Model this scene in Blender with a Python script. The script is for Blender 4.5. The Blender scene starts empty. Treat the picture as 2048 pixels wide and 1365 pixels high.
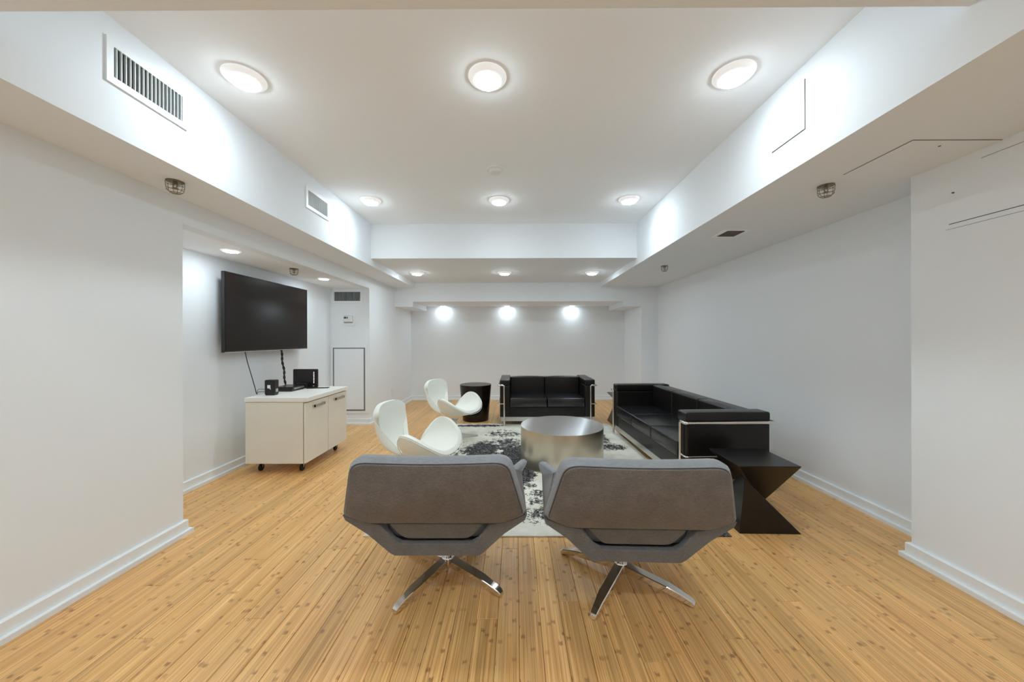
import bpy, bmesh, math, random
from mathutils import Vector, Matrix

random.seed(7)
PI = math.pi
sc = bpy.context.scene
COL = sc.collection

# ------------------------------------------------------------------ camera
cd = bpy.data.cameras.new('camera')
cam = bpy.data.objects.new('camera', cd)
COL.objects.link(cam)
cd.sensor_width = 36.0
cd.lens = 700.0 / 2048.0 * 36.0
cd.shift_x = (1024.0 - 1028.14) / 2048.0
cd.shift_y = (678.03 - 682.5) / 2048.0
cd.clip_start = 0.02
cam.matrix_world = (Matrix.Translation((0, 0, 1.2)) @ Matrix.Rotation(math.radians(0.1926), 4, 'Z')
                    @ Matrix.Rotation(PI / 2, 4, 'X') @ Matrix.Rotation(math.radians(-0.1269), 4, 'Z'))
sc.camera = cam

# ------------------------------------------------------------------ world, exposure
w = bpy.data.worlds.new('world')
sc.world = w
w.use_nodes = True
w.node_tree.nodes['Background'].inputs[0].default_value = (0.5, 0.5, 0.5, 1)
w.node_tree.nodes['Background'].inputs[1].default_value = 0.2
sc.view_settings.view_transform = 'Standard'
sc.view_settings.look = 'None'
sc.view_settings.gamma = 1.0
sc.view_settings.use_curve_mapping = False
sc.view_settings.exposure = 1.22
LAMP = 66.0                     # radiance of the lit lamp diffusers
LAMP_COLOR = (0.80, 0.93, 1.0)
sc.cycles.use_denoising = True
sc.cycles.max_bounces = 12
sc.cycles.diffuse_bounces = 10
sc.cycles.sample_clamp_indirect = 6.0
sc.cycles.use_adaptive_sampling = True
sc.cycles.adaptive_threshold = 0.05


# ------------------------------------------------------------------ materials
def new_mat(name):
    m = bpy.data.materials.new(name)
    m.use_nodes = True
    nt = m.node_tree
    return m, nt, nt.nodes['Principled BSDF']


def pm(name, col, rough=0.5, metal=0.0, spec=0.5, bump=None, coat=0.0, vary=0.0, vscale=6.0):
    m, nt, b = new_mat(name)
    b.inputs['Base Color'].default_value = (*col, 1)
    b.inputs['Roughness'].default_value = rough
    b.inputs['Metallic'].default_value = metal
    b.inputs['Specular IOR Level'].default_value = spec
    b.inputs['Coat Weight'].default_value = coat
    tc = nt.nodes.new('ShaderNodeTexCoord')
    if vary:
        n = nt.nodes.new('ShaderNodeTexNoise')
        n.inputs['Scale'].default_value = vscale
        n.inputs['Detail'].default_value = 4
        nt.links.new(tc.outputs['Object'], n.inputs['Vector'])
        r = nt.nodes.new('ShaderNodeMapRange')
        r.inputs['From Min'].default_value = 0.3
        r.inputs['From Max'].default_value = 0.7
        r.inputs['To Min'].default_value = 1 - vary
        r.inputs['To Max'].default_value = 1 + vary
        nt.links.new(n.outputs['Fac'], r.inputs['Value'])
        v = nt.nodes.new('ShaderNodeVectorMath')
        v.operation = 'SCALE'
        v.inputs[0].default_value = col
        nt.links.new(r.outputs['Result'], v.inputs['Scale'])
        nt.links.new(v.outputs['Vector'], b.inputs['Base Color'])
    if bump:
        scale, strength, dist = bump
        n = nt.nodes.new('ShaderNodeTexNoise')
        n.inputs['Scale'].default_value = scale
        n.inputs['Detail'].default_value = 3
        nt.links.new(tc.outputs['Object'], n.inputs['Vector'])
        bp = nt.nodes.new('ShaderNodeBump')
        bp.inputs['Strength'].default_value = strength
        bp.inputs['Distance'].default_value = dist
        nt.links.new(n.outputs['Fac'], bp.inputs['Height'])
        nt.links.new(bp.outputs['Normal'], b.inputs['Normal'])
    return m


def emis(name, col, s):
    m, nt, b = new_mat(name)
    b.inputs['Base Color'].default_value = (0.9, 0.9, 0.9, 1)
    b.inputs['Emission Color'].default_value = (*col, 1)
    b.inputs['Emission Strength'].default_value = s
    return m


M_WALL = pm('wall_paint', (0.835, 0.872, 0.908), 0.75, spec=0.2, bump=(220, 0.05, 0.001))
M_CEIL = pm('ceiling_paint', (0.93, 0.955, 0.98), 0.85, spec=0.2, bump=(260, 0.05, 0.001))
M_TRIM = pm('trim_paint', (0.84, 0.88, 0.905), 0.4, spec=0.5)
M_DRUM = emis('lamp_white_glow', (0.95, 0.98, 1.0), 0.16)   # white lamp plastic; glow added so its shaded ring looks lighter


def lensed(name, s, wide=0.3):
    """diffuser of a downlight: brightest straight down, weaker to the side"""
    m = emis(name, LAMP_COLOR, s)
    nt = m.node_tree
    lw = nt.nodes.new('ShaderNodeLayerWeight')
    lw.inputs['Blend'].default_value = 0.5
    r = nt.nodes.new('ShaderNodeMapRange')
    r.inputs['To Min'].default_value = s
    r.inputs['To Max'].default_value = s * wide
    nt.links.new(lw.outputs['Facing'], r.inputs['Value'])
    nt.links.new(r.outputs['Result'], nt.nodes['Principled BSDF'].inputs['Emission Strength'])
    return m


M_GLOW = lensed('lamp_diffuser', LAMP * 1.12)
M_GLOW2 = lensed('spot_diffuser', LAMP * 0.75, 0.4)
M_GLOW3 = lensed('alcove_diffuser', LAMP * 1.0, 0.4)
M_LEATHER = pm('black_leather', (0.008, 0.0065, 0.0062), 0.30, spec=0.42, bump=(260, 0.12, 0.0006))
M_LEATHER2 = pm('black_leather_seat', (0.010, 0.010, 0.0118), 0.25, spec=0.8, bump=(240, 0.12, 0.0006))
M_CHROME = pm('chrome', (0.80, 0.78, 0.76), 0.10, metal=1.0)
M_STEEL = pm('satin_steel', (0.62, 0.61, 0.58), 0.3, metal=1.0)
M_SWAN = pm('white_leatherette', (0.86, 0.87, 0.81), 0.42, spec=0.4)
M_DARKWOOD = pm('dark_wood', (0.010, 0.0055, 0.004), 0.25, spec=0.4, vary=0.35, vscale=9)
M_ZWOOD = pm('black_stained_wood', (0.009, 0.0075, 0.0075), 0.30, spec=0.38, bump=(40, 0.15, 0.002), vary=0.4, vscale=12)
M_CAB = pm('ivory_laminate', (0.80, 0.775, 0.69), 0.45, spec=0.4, vary=0.02, vscale=4)
M_CABTOP = pm('ivory_laminate_top', (0.86, 0.845, 0.79), 0.4, spec=0.4)
M_BLACKPL = pm('black_plastic', (0.012, 0.009, 0.009), 0.28, spec=0.5)
M_RUBBER = pm('black_rubber', (0.008, 0.008, 0.008), 0.6)
M_SCREEN = pm('screen_glass', (0.011, 0.006, 0.004), 0.17, spec=0.35)
M_BEZEL = pm('screen_bezel', (0.008, 0.007, 0.007), 0.12, spec=0.6)
M_VENTIN = pm('duct_dark', (0.045, 0.06, 0.065), 0.6)
M_BLADE = pm('vent_blade', (0.62, 0.66, 0.66), 0.4)
M_SHADOWGAP = pm('shadow_gap', (0.09, 0.095, 0.10), 0.8)
M_GAPGREY = pm('gap_grey', (0.22, 0.235, 0.24), 0.6)
M_BRASS = pm('aged_metal', (0.28, 0.24, 0.18), 0.35, metal=1.0)
M_LCD = pm('lcd_dark', (0.03, 0.035, 0.035), 0.2)
M_LED = emis('led_white', (1, 1, 1), 1.2)
M_WHITEPL = pm('white_plastic', (0.80, 0.80, 0.80), 0.35)
M_GRILLE = pm('grille_grey', (0.16, 0.15, 0.13), 0.5)
M_NICKEL = pm('brushed_nickel', (0.62, 0.59, 0.53), 0.5, metal=1.0)
M_COVE = pm('seam_thread', (0.05, 0.05, 0.055), 0.5)


def fabric(name, col, col2):
    m, nt, b = new_mat(name)
    b.inputs['Roughness'].default_value = 0.95
    b.inputs['Specular IOR Level'].default_value = 0.15
    b.inputs['Sheen Weight'].default_value = 0.25
    b.inputs['Sheen Roughness'].default_value = 0.5
    tc = nt.nodes.new('ShaderNodeTexCoord')
    mx = nt.nodes.new('ShaderNodeMapping')
    mx.inputs['Scale'].default_value = (60, 60, 420)
    my = nt.nodes.new('ShaderNodeMapping')
    my.inputs['Scale'].default_value = (420, 420, 60)
    n1 = nt.nodes.new('ShaderNodeTexNoise')
    n1.inputs['Scale'].default_value = 1.0
    n2 = nt.nodes.new('ShaderNodeTexNoise')
    n2.inputs['Scale'].default_value = 1.0
    n3 = nt.nodes.new('ShaderNodeTexNoise')
    n3.inputs['Scale'].default_value = 14.0
    n3.inputs['Detail'].default_value = 3
    L = nt.links.new
    L(tc.outputs['Object'], mx.inputs['Vector'])
    L(tc.outputs['Object'], my.inputs['Vector'])
    L(tc.outputs['Object'], n3.inputs['Vector'])
    L(mx.outputs['Vector'], n1.inputs['Vector'])
    L(my.outputs['Vector'], n2.inputs['Vector'])
    a = nt.nodes.new('ShaderNodeMath'); a.operation = 'ADD'
    L(n1.outputs['Fac'], a.inputs[0]); L(n2.outputs['Fac'], a.inputs[1])
    a2 = nt.nodes.new('ShaderNodeMath'); a2.operation = 'MULTIPLY_ADD'
    L(n3.outputs['Fac'], a2.inputs[0]); a2.inputs[1].default_value = 0.6
    L(a.outputs[0], a2.inputs[2])
    r = nt.nodes.new('ShaderNodeMapRange')
    r.inputs['From Min'].default_value = 1.0; r.inputs['From Max'].default_value = 1.6
    L(a2.outputs[0], r.inputs['Value'])
    mix = nt.nodes.new('ShaderNodeMix'); mix.data_type = 'RGBA'
    mix.inputs[6].default_value = (*col, 1); mix.inputs[7].default_value = (*col2, 1)
    L(r.outputs['Result'], mix.inputs[0])
    L(mix.outputs[2], b.inputs['Base Color'])
    bp = nt.nodes.new('ShaderNodeBump'); bp.inputs['Strength'].default_value = 0.3; bp.inputs['Distance'].default_value = 0.0008
    L(a.outputs[0], bp.inputs['Height']); L(bp.outputs['Normal'], b.inputs['Normal'])
    return m


M_CLOTH_DARK = fabric('taupe_back_cloth', (0.115, 0.102, 0.094), (0.185, 0.165, 0.153))
M_CLOTH_LITE = fabric('grey_wool_cloth', (0.20, 0.206, 0.22), (0.27, 0.276, 0.29))
M_CLOTH_MID = fabric('grey_shell_cloth', (0.125, 0.125, 0.127), (0.18, 0.18, 0.18))


def brushed(name, tangent, rough=0.33, aniso=0.85, col=(0.60, 0.59, 0.58)):
    m, nt, b = new_mat(name)
    b.inputs['Base Color'].default_value = (*col, 1)
    b.inputs['Metallic'].default_value = 1.0
    b.inputs['Roughness'].default_value = rough
    b.inputs['Anisotropic'].default_value = aniso
    if tangent:
        v = nt.nodes.new('ShaderNodeCombineXYZ')
        for i in range(3):
            v.inputs[i].default_value = tangent[i]
        nt.links.new(v.outputs[0], b.inputs['Tangent'])
    tc = nt.nodes.new('ShaderNodeTexCoord')
    n = nt.nodes.new('ShaderNodeTexNoise'); n.inputs['Scale'].default_value = 5
    nt.links.new(tc.outputs['Object'], n.inputs['Vector'])
    bp = nt.nodes.new('ShaderNodeBump'); bp.inputs['Strength'].default_value = 0.12; bp.inputs['Distance'].default_value = 0.01
    nt.links.new(n.outputs['Fac'], bp.inputs['Height'])
    if not tangent:
        nt.links.new(bp.outputs['Normal'], b.inputs['Normal'])
    return m


M_TABLETOP = brushed('brushed_steel_top', (0.85, 0.53, 0.0), 0.21, 1.0, (0.62, 0.62, 0.63))
M_TABLESIDE = brushed('brushed_steel_side', None, 0.30, 0.3, (0.66, 0.61, 0.51))


def bamboo():
    m, nt, b = new_mat('bamboo_floor')
    N, L = nt.nodes.new, nt.links.new

    def math_(op, a=None, c=None, d=None):
        n = N('ShaderNodeMath'); n.operation = op
        for i, v in enumerate((a, c, d)):
            if v is None:
                continue
            if isinstance(v, (int, float)):
                n.inputs[i].default_value = v
            else:
                L(v, n.inputs[i])
        return n.outputs[0]
    tc = N('ShaderNodeTexCoord'); oi = N('ShaderNodeObjectInfo')
    sep = N('ShaderNodeSeparateXYZ'); L(tc.outputs['Object'], sep.inputs[0])
    x, y = sep.outputs[0], sep.outputs[1]
    rnd = oi.outputs['Random']
    sid = math_('FLOOR', math_('DIVIDE', math_('ADD', x, 0.05), 0.0186))
    sf = math_('FRACT', math_('DIVIDE', math_('ADD', x, 0.05), 0.0186))
    seed = math_('MULTIPLY_ADD', rnd, 311.7, sid)
    wn = N('ShaderNodeTexWhiteNoise'); wn.noise_dimensions = '1D'; L(seed, wn.inputs['W'])
    sr = wn.outputs['Value']
    # knuckles: one dark node about every 0.21 m along each strip
    yy = math_('ADD', math_('DIVIDE', y, 0.21), math_('MULTIPLY', sr, 17.0))
    kid = math_('FLOOR', yy)
    kf = math_('FRACT', yy)
    wn2 = N('ShaderNodeTexWhiteNoise'); wn2.noise_dimensions = '2D'
    cv = N('ShaderNodeCombineXYZ'); L(kid, cv.inputs[0]); L(seed, cv.inputs[1]); L(cv.outputs[0], wn2.inputs['Vector'])
    kr = wn2.outputs['Value']
    kr2 = N('ShaderNodeSeparateColor'); L(wn2.outputs['Color'], kr2.inputs[0]); kr2 = kr2.outputs[1]
    pos = math_('MULTIPLY_ADD', kr, 0.55, 0.2)
    dist = math_('ABSOLUTE', math_('SUBTRACT', kf, pos))
    nz = N('ShaderNodeTexNoise'); nz.inputs['Scale'].default_value = 90; L(tc.outputs['Object'], nz.inputs['Vector'])
    dist = math_('ADD', dist, math_('MULTIPLY', math_('SUBTRACT', nz.outputs['Fac'], 0.5), 0.12))
    mr = N('ShaderNodeMapRange'); mr.interpolation_type = 'SMOOTHSTEP'
    mr.inputs['From Min'].default_value = 0.012; mr.inputs['From Max'].default_value = 0.062
    mr.inputs['To Min'].default_value = 1; mr.inputs['To Max'].default_value = 0
    L(dist, mr.inputs['Value'])
    edge = math_('MULTIPLY', math_('SUBTRACT', 1.0, math_('ABSOLUTE', math_('MULTIPLY_ADD', sf, 2.0, -1.0))), 5.0)
    edge.node.use_clamp = True
    kmask = math_('MULTIPLY', math_('MULTIPLY', mr.outputs['Result'], edge), math_('MULTIPLY', math_('GREATER_THAN', kr2, 0.42), math_('MULTIPLY_ADD', kr2, 0.9, -0.15)))
    # long grain streaks
    mp = N('ShaderNodeMapping'); mp.inputs['Scale'].default_value = (230, 2.2, 1); L(tc.outputs['Object'], mp.inputs['Vector'])
    addv = N('ShaderNodeVectorMath'); addv.operation = 'ADD'
    cx = N('ShaderNodeCombineXYZ'); L(math_('MULTIPLY', rnd, 50.0), cx.inputs[1]); L(math_('MULTIPLY', sr, 40.0), cx.inputs[2])
    L(mp.outputs[0], addv.inputs[0]); L(cx.outputs[0], addv.inputs[1])
    g = N('ShaderNodeTexNoise'); g.inputs['Scale'].default_value = 1.0; g.inputs['Detail'].default_value = 3; L(addv.outputs[0], g.inputs['Vector'])
    ramp = N('ShaderNodeValToRGB')
    ramp.color_ramp.elements[0].position = 0.34; ramp.color_ramp.elements[0].color = (0.58, 0.30, 0.094, 1)
    ramp.color_ramp.elements[1].position = 0.68; ramp.color_ramp.elements[1].color = (0.87, 0.55, 0.23, 1)
    L(g.outputs['Fac'], ramp.inputs[0])
    tone = math_('ADD', math_('MULTIPLY_ADD', sr, 0.22, 0.89), math_('MULTIPLY_ADD', rnd, 0.14, -0.07))
    sc1 = N('ShaderNodeVectorMath'); sc1.operation = 'SCALE'; L(ramp.outputs[0], sc1.inputs[0]); L(tone, sc1.inputs['Scale'])
    mix = N('ShaderNodeMix'); mix.data_type = 'RGBA'; L(kmask, mix.inputs[0]); L(sc1.outputs[0], mix.inputs[6])
    mix.inputs[7].default_value = (0.27, 0.115, 0.048, 1)
    mot = N('ShaderNodeTexNoise'); mot.inputs['Scale'].default_value = 2.2; mot.inputs['Detail'].default_value = 3
    gm = N('ShaderNodeNewGeometry'); L(gm.outputs['Position'], mot.inputs['Vector'])
    mm = N('ShaderNodeMapRange'); mm.inputs['From Min'].default_value = 0.4; mm.inputs['From Max'].default_value = 0.7
    mm.inputs['To Max'].default_value = 0.45; L(mot.outputs['Fac'], mm.inputs['Value'])
    tint = N('ShaderNodeMix'); tint.data_type = 'RGBA'; tint.blend_type = 'MULTIPLY'; L(mm.outputs['Result'], tint.inputs[0])
    L(mix.outputs[2], tint.inputs[6]); tint.inputs[7].default_value = (1.0, 0.86, 0.80, 1)
    mix = tint
    # strip joints
    jm = N('ShaderNodeMapRange'); jm.inputs['From Min'].default_value = 0.0; jm.inputs['From Max'].default_value = 0.06
    jm.inputs['To Min'].default_value = 0.88; jm.inputs['To Max'].default_value = 1.0; L(sf, jm.inputs['Value'])
    sc2 = N('ShaderNodeVectorMath'); sc2.operation = 'SCALE'; L(mix.outputs[2], sc2.inputs[0]); L(jm.outputs['Result'], sc2.inputs['Scale'])
    L(sc2.outputs[0], b.inputs['Base Color'])
    rr = math_('MULTIPLY_ADD', g.outputs['Fac'], 0.14, 0.27)
    L(rr, b.inputs['Roughness'])
    b.inputs['Specular IOR Level'].default_value = 0.45
    bp = N('ShaderNodeBump'); bp.inputs['Strength'].default_value = 0.12; bp.inputs['Distance'].default_value = 0.0006
    L(g.outputs['Fac'], bp.inputs['Height']); L(bp.outputs['Normal'], b.inputs['Normal'])
    return m


M_FLOOR = bamboo()
M_SUBFLOOR = pm('subfloor_dark', (0.10, 0.055, 0.025), 0.8)


def rug_mat():
    m, nt, b = new_mat('distressed_rug')
    N, L = nt.nodes.new, nt.links.new
    b.inputs['Roughness'].default_value = 0.95
    b.inputs['Specular IOR Level'].default_value = 0.1
    tc = N('ShaderNodeTexCoord')
    # woven-in dark patches of the rug's print: (x, y, radius x, radius y, weight)
    blobs = [(-0.02, 3.50, 0.16, 0.52, 1.0), (0.02, 3.10, 0.18, 0.28, 1.0), (-0.12, 3.95, 0.22, 0.30, 0.75),
             (-0.36, 3.75, 0.20, 0.34, 0.95), (-0.42, 3.28, 0.22, 0.16, 0.95), (-0.12, 4.40, 0.30, 0.22, 0.6),
             (0.20, 2.62, 0.16, 0.18, 0.62), (0.18, 2.36, 0.20, 0.14, 0.62), (0.02, 2.85, 0.16, 0.15, 0.7),
             (1.02, 4.2, 0.12, 0.35, 0.7), (1.04, 3.85, 0.20, 0.14, 0.75), (1.18, 2.22, 0.24, 0.18, 1.2), (0.9, 4.6, 0.3, 0.12, 0.7),
             (-0.5, 4.8, 0.40, 0.08, 0.8), (0.55, 4.78, 0.50, 0.10, 0.7), (-0.62, 3.6, 0.14, 0.5, 0.6), (-0.75, 2.5, 0.2, 0.3, 0.7),
             (0.75, 2.7, 0.2, 0.3, 0.6), (-0.4, 2.45, 0.25, 0.15, 0.5)]
    acc = None
    for (bx, by, rx, ry, wt) in blobs:
        mp = N('ShaderNodeMapping')
        mp.vector_type = 'TEXTURE'
        mp.inputs['Location'].default_value = (bx, by, 0)
        mp.inputs['Scale'].default_value = (rx, ry, 1000)
        L(tc.outputs['Object'], mp.inputs['Vector'])
        ln = N('ShaderNodeVectorMath'); ln.operation = 'LENGTH'; L(mp.outputs[0], ln.inputs[0])
        r = N('ShaderNodeMapRange'); r.interpolation_type = 'SMOOTHSTEP'
        r.inputs['From Min'].default_value = 0.45; r.inputs['From Max'].default_value = 1.5
        r.inputs['To Min'].default_value = wt; r.inputs['To Max'].default_value = 0
        L(ln.outputs['Value'], r.inputs['Value'])
        if acc is None:
            acc = r.outputs['Result']
        else:
            mx = N('ShaderNodeMath'); mx.operation = 'MAXIMUM'; L(acc, mx.inputs[0]); L(r.outputs['Result'], mx.inputs[1]); acc = mx.outputs[0]

    def noise(scale, sxyz, det=6, rough=0.7):
        mp = N('ShaderNodeMapping'); mp.inputs['Scale'].default_value = sxyz; L(tc.outputs['Object'], mp.inputs['Vector'])
        n = N('ShaderNodeTexNoise'); n.inputs['Scale'].default_value = scale; n.inputs['Detail'].default_value = det
        n.inputs['Roughness'].default_value = rough
        L(mp.outputs[0], n.inputs['Vector'])
        return n.outputs['Fac']
    n1 = noise(16, (1, 0.7, 1), 8, 0.8)
    n2 = noise(95, (0.7, 1.3, 1), 3, 0.6)
    s1 = N('ShaderNodeMath'); s1.operation = 'MULTIPLY_ADD'; L(acc, s1.inputs[0]); s1.inputs[1].default_value = 0.42; L(n1, s1.inputs[2])
    s2 = N('ShaderNodeMath'); s2.operation = 'MULTIPLY_ADD'; L(n2, s2.inputs[0]); s2.inputs[1].default_value = 0.46; L(s1.outputs[0], s2.inputs[2])
    th = N('ShaderNodeMapRange'); th.inputs['From Min'].default_value = 0.965; th.inputs['From Max'].default_value = 0.99
    L(s2.outputs[0], th.inputs['Value'])
    # dark yarn mottling
    n3 = noise(60, (1, 1, 1), 3, 0.6)
    dr = N('ShaderNodeValToRGB')
    dr.color_ramp.elements[0].position = 0.42; dr.color_ramp.elements[0].color = (0.018, 0.017, 0.019, 1)
    dr.color_ramp.elements[1].position = 0.66; dr.color_ramp.elements[1].color = (0.17, 0.165, 0.165, 1)
    L(n3, dr.inputs[0])
    n4 = noise(5, (1, 1, 1), 4, 0.6)
    cr = N('ShaderNodeValToRGB')
    cr.color_ramp.elements[0].position = 0.35; cr.color_ramp.elements[0].color = (0.66, 0.63, 0.54, 1)
    cr.color_ramp.elements[1].position = 0.65; cr.color_ramp.elements[1].color = (0.82, 0.80, 0.72, 1)
    L(n4, cr.inputs[0])
    mix = N('ShaderNodeMix'); mix.data_type = 'RGBA'; L(th.outputs['Result'], mix.inputs[0])
    L(cr.outputs[0], mix.inputs[6]); L(dr.outputs[0], mix.inputs[7]); L(mix.outputs[2], b.inputs['Base Color'])
    bp = N('ShaderNodeBump'); bp.inputs['Strength'].default_value = 0.4; bp.inputs['Distance'].default_value = 0.002
    nb = noise(300, (1, 1, 1), 1, 0.5)
    L(nb, bp.inputs['Height']); L(bp.outputs['Normal'], b.inputs['Normal'])
    return m


M_RUG = rug_mat()


# ------------------------------------------------------------------ mesh helpers
def obj(name, bm, mat, parent=None, loc=(0, 0, 0), smooth=False, bevel=0.0, seg=2, subsurf=0, angle=35):
    me = bpy.data.meshes.new(name)
    bmesh.ops.recalc_face_normals(bm, faces=bm.faces)
    if smooth:
        for f in bm.faces:
            f.smooth = True
        for e in bm.edges:
            if len(e.link_faces) == 2 and e.calc_face_angle(0) > math.radians(angle):
                e.smooth = False
    bm.to_mesh(me)
    bm.free()
    me.materials.append(mat)
    o = bpy.data.objects.new(name, me)
    COL.objects.link(o)
    o.location = loc
    if parent is not None:
        o.parent = parent
    if bevel:
        for f in me.polygons:
            f.use_smooth = True
        md = o.modifiers.new('bevel', 'BEVEL')
        md.width = bevel
        md.segments = seg
        md.limit_method = 'ANGLE'
        md.angle_limit = math.radians(28)
        md.harden_normals = True
    if subsurf:
        md = o.modifiers.new('subsurf', 'SUBSURF')
        md.levels = subsurf
        md.render_levels = subsurf
    return o


def bx(x0, x1, y0, y1, z0, z1, bm=None):
    bm = bm or bmesh.new()
    r = bmesh.ops.create_cube(bm, size=1.0)
    for v in r['verts']:
        v.co = Vector(((x0 + x1) / 2 + v.co.x * (x1 - x0), (y0 + y1) / 2 + v.co.y * (y1 - y0), (z0 + z1) / 2 + v.co.z * (z1 - z0)))
    return bm


def lathe(profile, seg=48, bm=None, center=(0, 0, 0)):
    bm = bm or bmesh.new()
    rings = []
    for (r, z) in profile:
        if r < 1e-6:
            rings.append([bm.verts.new((center[0], center[1], center[2] + z))])
        else:
            rings.append([bm.verts.new((center[0] + r * math.cos(2 * PI * i / seg), center[1] + r * math.sin(2 * PI * i / seg), center[2] + z)) for i in range(seg)])
    for a, b in zip(rings[:-1], rings[1:]):
        for i in range(seg):
            j = (i + 1) % seg
            if len(a) == 1 and len(b) == 1:
                continue
            if len(a) == 1:
                bm.faces.new((a[0], b[i], b[j]))
            elif len(b) == 1:
                bm.faces.new((a[i], b[0], a[j]))
            else:
                bm.faces.new((a[i], b[i], b[j], a[j]))
    return bm


def tube(pts, r, seg=10, bm=None, cap=True, closed=False):
    bm = bm or bmesh.new()
    P = [Vector(p) for p in pts]
    n = len(P)
    rings = []
    up = None
    for i, p in enumerate(P):
        if closed:
            t = (P[(i + 1) % n] - P[i - 1]).normalized()
        elif i == 0:
            t = (P[1] - P[0]).normalized()
        elif i == n - 1:
            t = (P[-1] - P[-2]).normalized()
        else:
            t = ((P[i + 1] - p).normalized() + (p - P[i - 1]).normalized()).normalized()
        if up is None:
            up = Vector((0, 0, 1)) if abs(t.z) < 0.9 else Vector((1, 0, 0))
        side = t.cross(up)
        if side.length < 1e-4:
            side = t.cross(Vector((0, 1, 0)))
        side.normalize()
        up = side.cross(t).normalized()
        k = 1.0
        if 0 < i < n - 1 and not closed:
            c = (P[i + 1] - p).normalized().dot((p - P[i - 1]).normalized())
            k = 1.0 / max(0.5, math.sqrt((1 + c) / 2))
        rr = r[i] if isinstance(r, (list, tuple)) else r
        ring = []
        for s in range(seg):
            a = 2 * PI * s / seg
            ring.append(bm.verts.new(p + (side * math.cos(a) * k + up * math.sin(a)) * rr))
        rings.append(ring)
    pairs = list(zip(rings[:-1], rings[1:]))
    if closed:
        pairs.append((rings[-1], rings[0]))
    for a, b in pairs:
        for s in range(seg):
            j = (s + 1) % seg
            bm.faces.new((a[s], a[j], b[j], b[s]))
    if cap and not closed:
        bm.faces.new(rings[0])
        bm.faces.new(list(reversed(rings[-1])))
    return bm


def rounded_path(pts, rad=0.03, k=5):
    out = [Vector(pts[0])]
    for a, b, c in zip(pts[:-2], pts[1:-1], pts[2:]):
        a, b, c = Vector(a), Vector(b), Vector(c)
        d1, d2 = (a - b).normalized(), (c - b).normalized()
        p1, p2 = b + d1 * rad, b + d2 * rad
        for i in range(k + 1):
            t = i / k
            out.append(p1 * (1 - t) ** 2 + b * 2 * t * (1 - t) + p2 * t * t)
    out.append(Vector(pts[-1]))
    return out


def loft(A, B, bm=None, mid=None):
    """closed solid between two outlines of the same number of points"""
    bm = bm or bmesh.new()
    loops = [A] + (mid or []) + [B]
    rings = [[bm.verts.new(p) for p in lp] for lp in loops]
    n = len(A)
    for a, b in zip(rings[:-1], rings[1:]):
        for i in range(n):
            j = (i + 1) % n
            bm.faces.new((a[i], a[j], b[j], b[i]))
    bm.faces.new(list(reversed(rings[0])))
    bm.faces.new(rings[-1])
    return bm


def hull(pts, bm=None):
    bm = bm or bmesh.new()
    vs = [bm.verts.new(p) for p in pts]
    r = bmesh.ops.convex_hull(bm, input=vs)
    bad = [e for e in r['geom_interior'] if isinstance(e, bmesh.types.BMVert)]
    if bad:
        bmesh.ops.delete(bm, geom=bad, context='VERTS')
    bmesh.ops.dissolve_limit(bm, angle_limit=0.02, verts=bm.verts, edges=bm.edges)
    return bm


def thing(name, label, cat, loc=(0, 0, 0), rotz=0.0, group=None):
    o = bpy.data.objects.new(name, None)
    o.empty_display_size = 0.05
    COL.objects.link(o)
    o.location = loc
    o.rotation_euler = (0, 0, rotz)
    o['label'] = label
    o['category'] = cat
    if group:
        o['group'] = group
    return o


def tag(o, label, cat, group=None):
    o['label'] = label
    o['category'] = cat
    if group:
        o['group'] = group
    return o


def struct(name, bm, mat, parent=None, **k):
    o = obj(name, bm, mat, parent, **k)
    o['kind'] = 'structure'
    return o


def dup(root, loc, rotz, label, group=None, scale=None):
    r = root.copy()
    COL.objects.link(r)
    r.location = loc
    r.rotation_euler = (0, 0, rotz)
    r['label'] = label
    if scale:
        r.scale = scale
    if group:
        r['group'] = group
    for ch in list(root.children):
        c = ch.copy()
        COL.objects.link(c)
        c.parent = r
        for g in ch.children:
            d = g.copy()
            COL.objects.link(d)
            d.parent = c
    return r


# ------------------------------------------------------------------ room shell
XL, XR = -2.049, 2.419          # main wall faces
XC = 2.149                      # face of the nearer right wall
XBL, XBR = -1.703, 1.44         # faces of the side bulkheads
ZC, ZM = 2.561, 2.153           # ceiling, lower ceiling at the far end
ZSL, ZSR = 2.068, 2.074         # undersides of the bulkheads
YB = -2.6                       # wall behind the camera
YN, YM, YF, YBK = 1.113, 4.134, 5.939, 6.874
XA, YA0, YA1, ZA = -2.60, 2.15, 4.91, 1.915   # television alcove
T = 0.10

floor = struct('floor', bx(-2.75, 2.6, YB - T, 7.0, -0.06, -0.012), M_SUBFLOOR)
# bamboo planks, each laid as its own piece
PW, PT, PL = 0.0915, 0.012, 1.85


def plank_bm(length):
    g, c = 0.0006, 0.0014
    bm = bmesh.new()
    x0, x1, y0, y1 = g, PW - g, g, length - g
    lo = [bm.verts.new(p) for p in ((x0, y0, -PT), (x1, y0, -PT), (x1, y1, -PT), (x0, y1, -PT))]
    mi = [bm.verts.new(p) for p in ((x0, y0, -c), (x1, y0, -c), (x1, y1, -c), (x0, y1, -c))]
    hi = [bm.verts.new(p) for p in ((x0 + c, y0 + c, 0), (x1 - c, y0 + c, 0), (x1 - c, y1 - c, 0), (x0 + c, y1 - c, 0))]
    for a, b in ((lo, mi), (mi, hi)):
        for i in range(4):
            j = (i + 1) % 4
            bm.faces.new((a[i], a[j], b[j], b[i]))
    bm.faces.new(hi)
    bm.faces.new(list(reversed(lo)))
    return bm


plank_cache = {}


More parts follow.
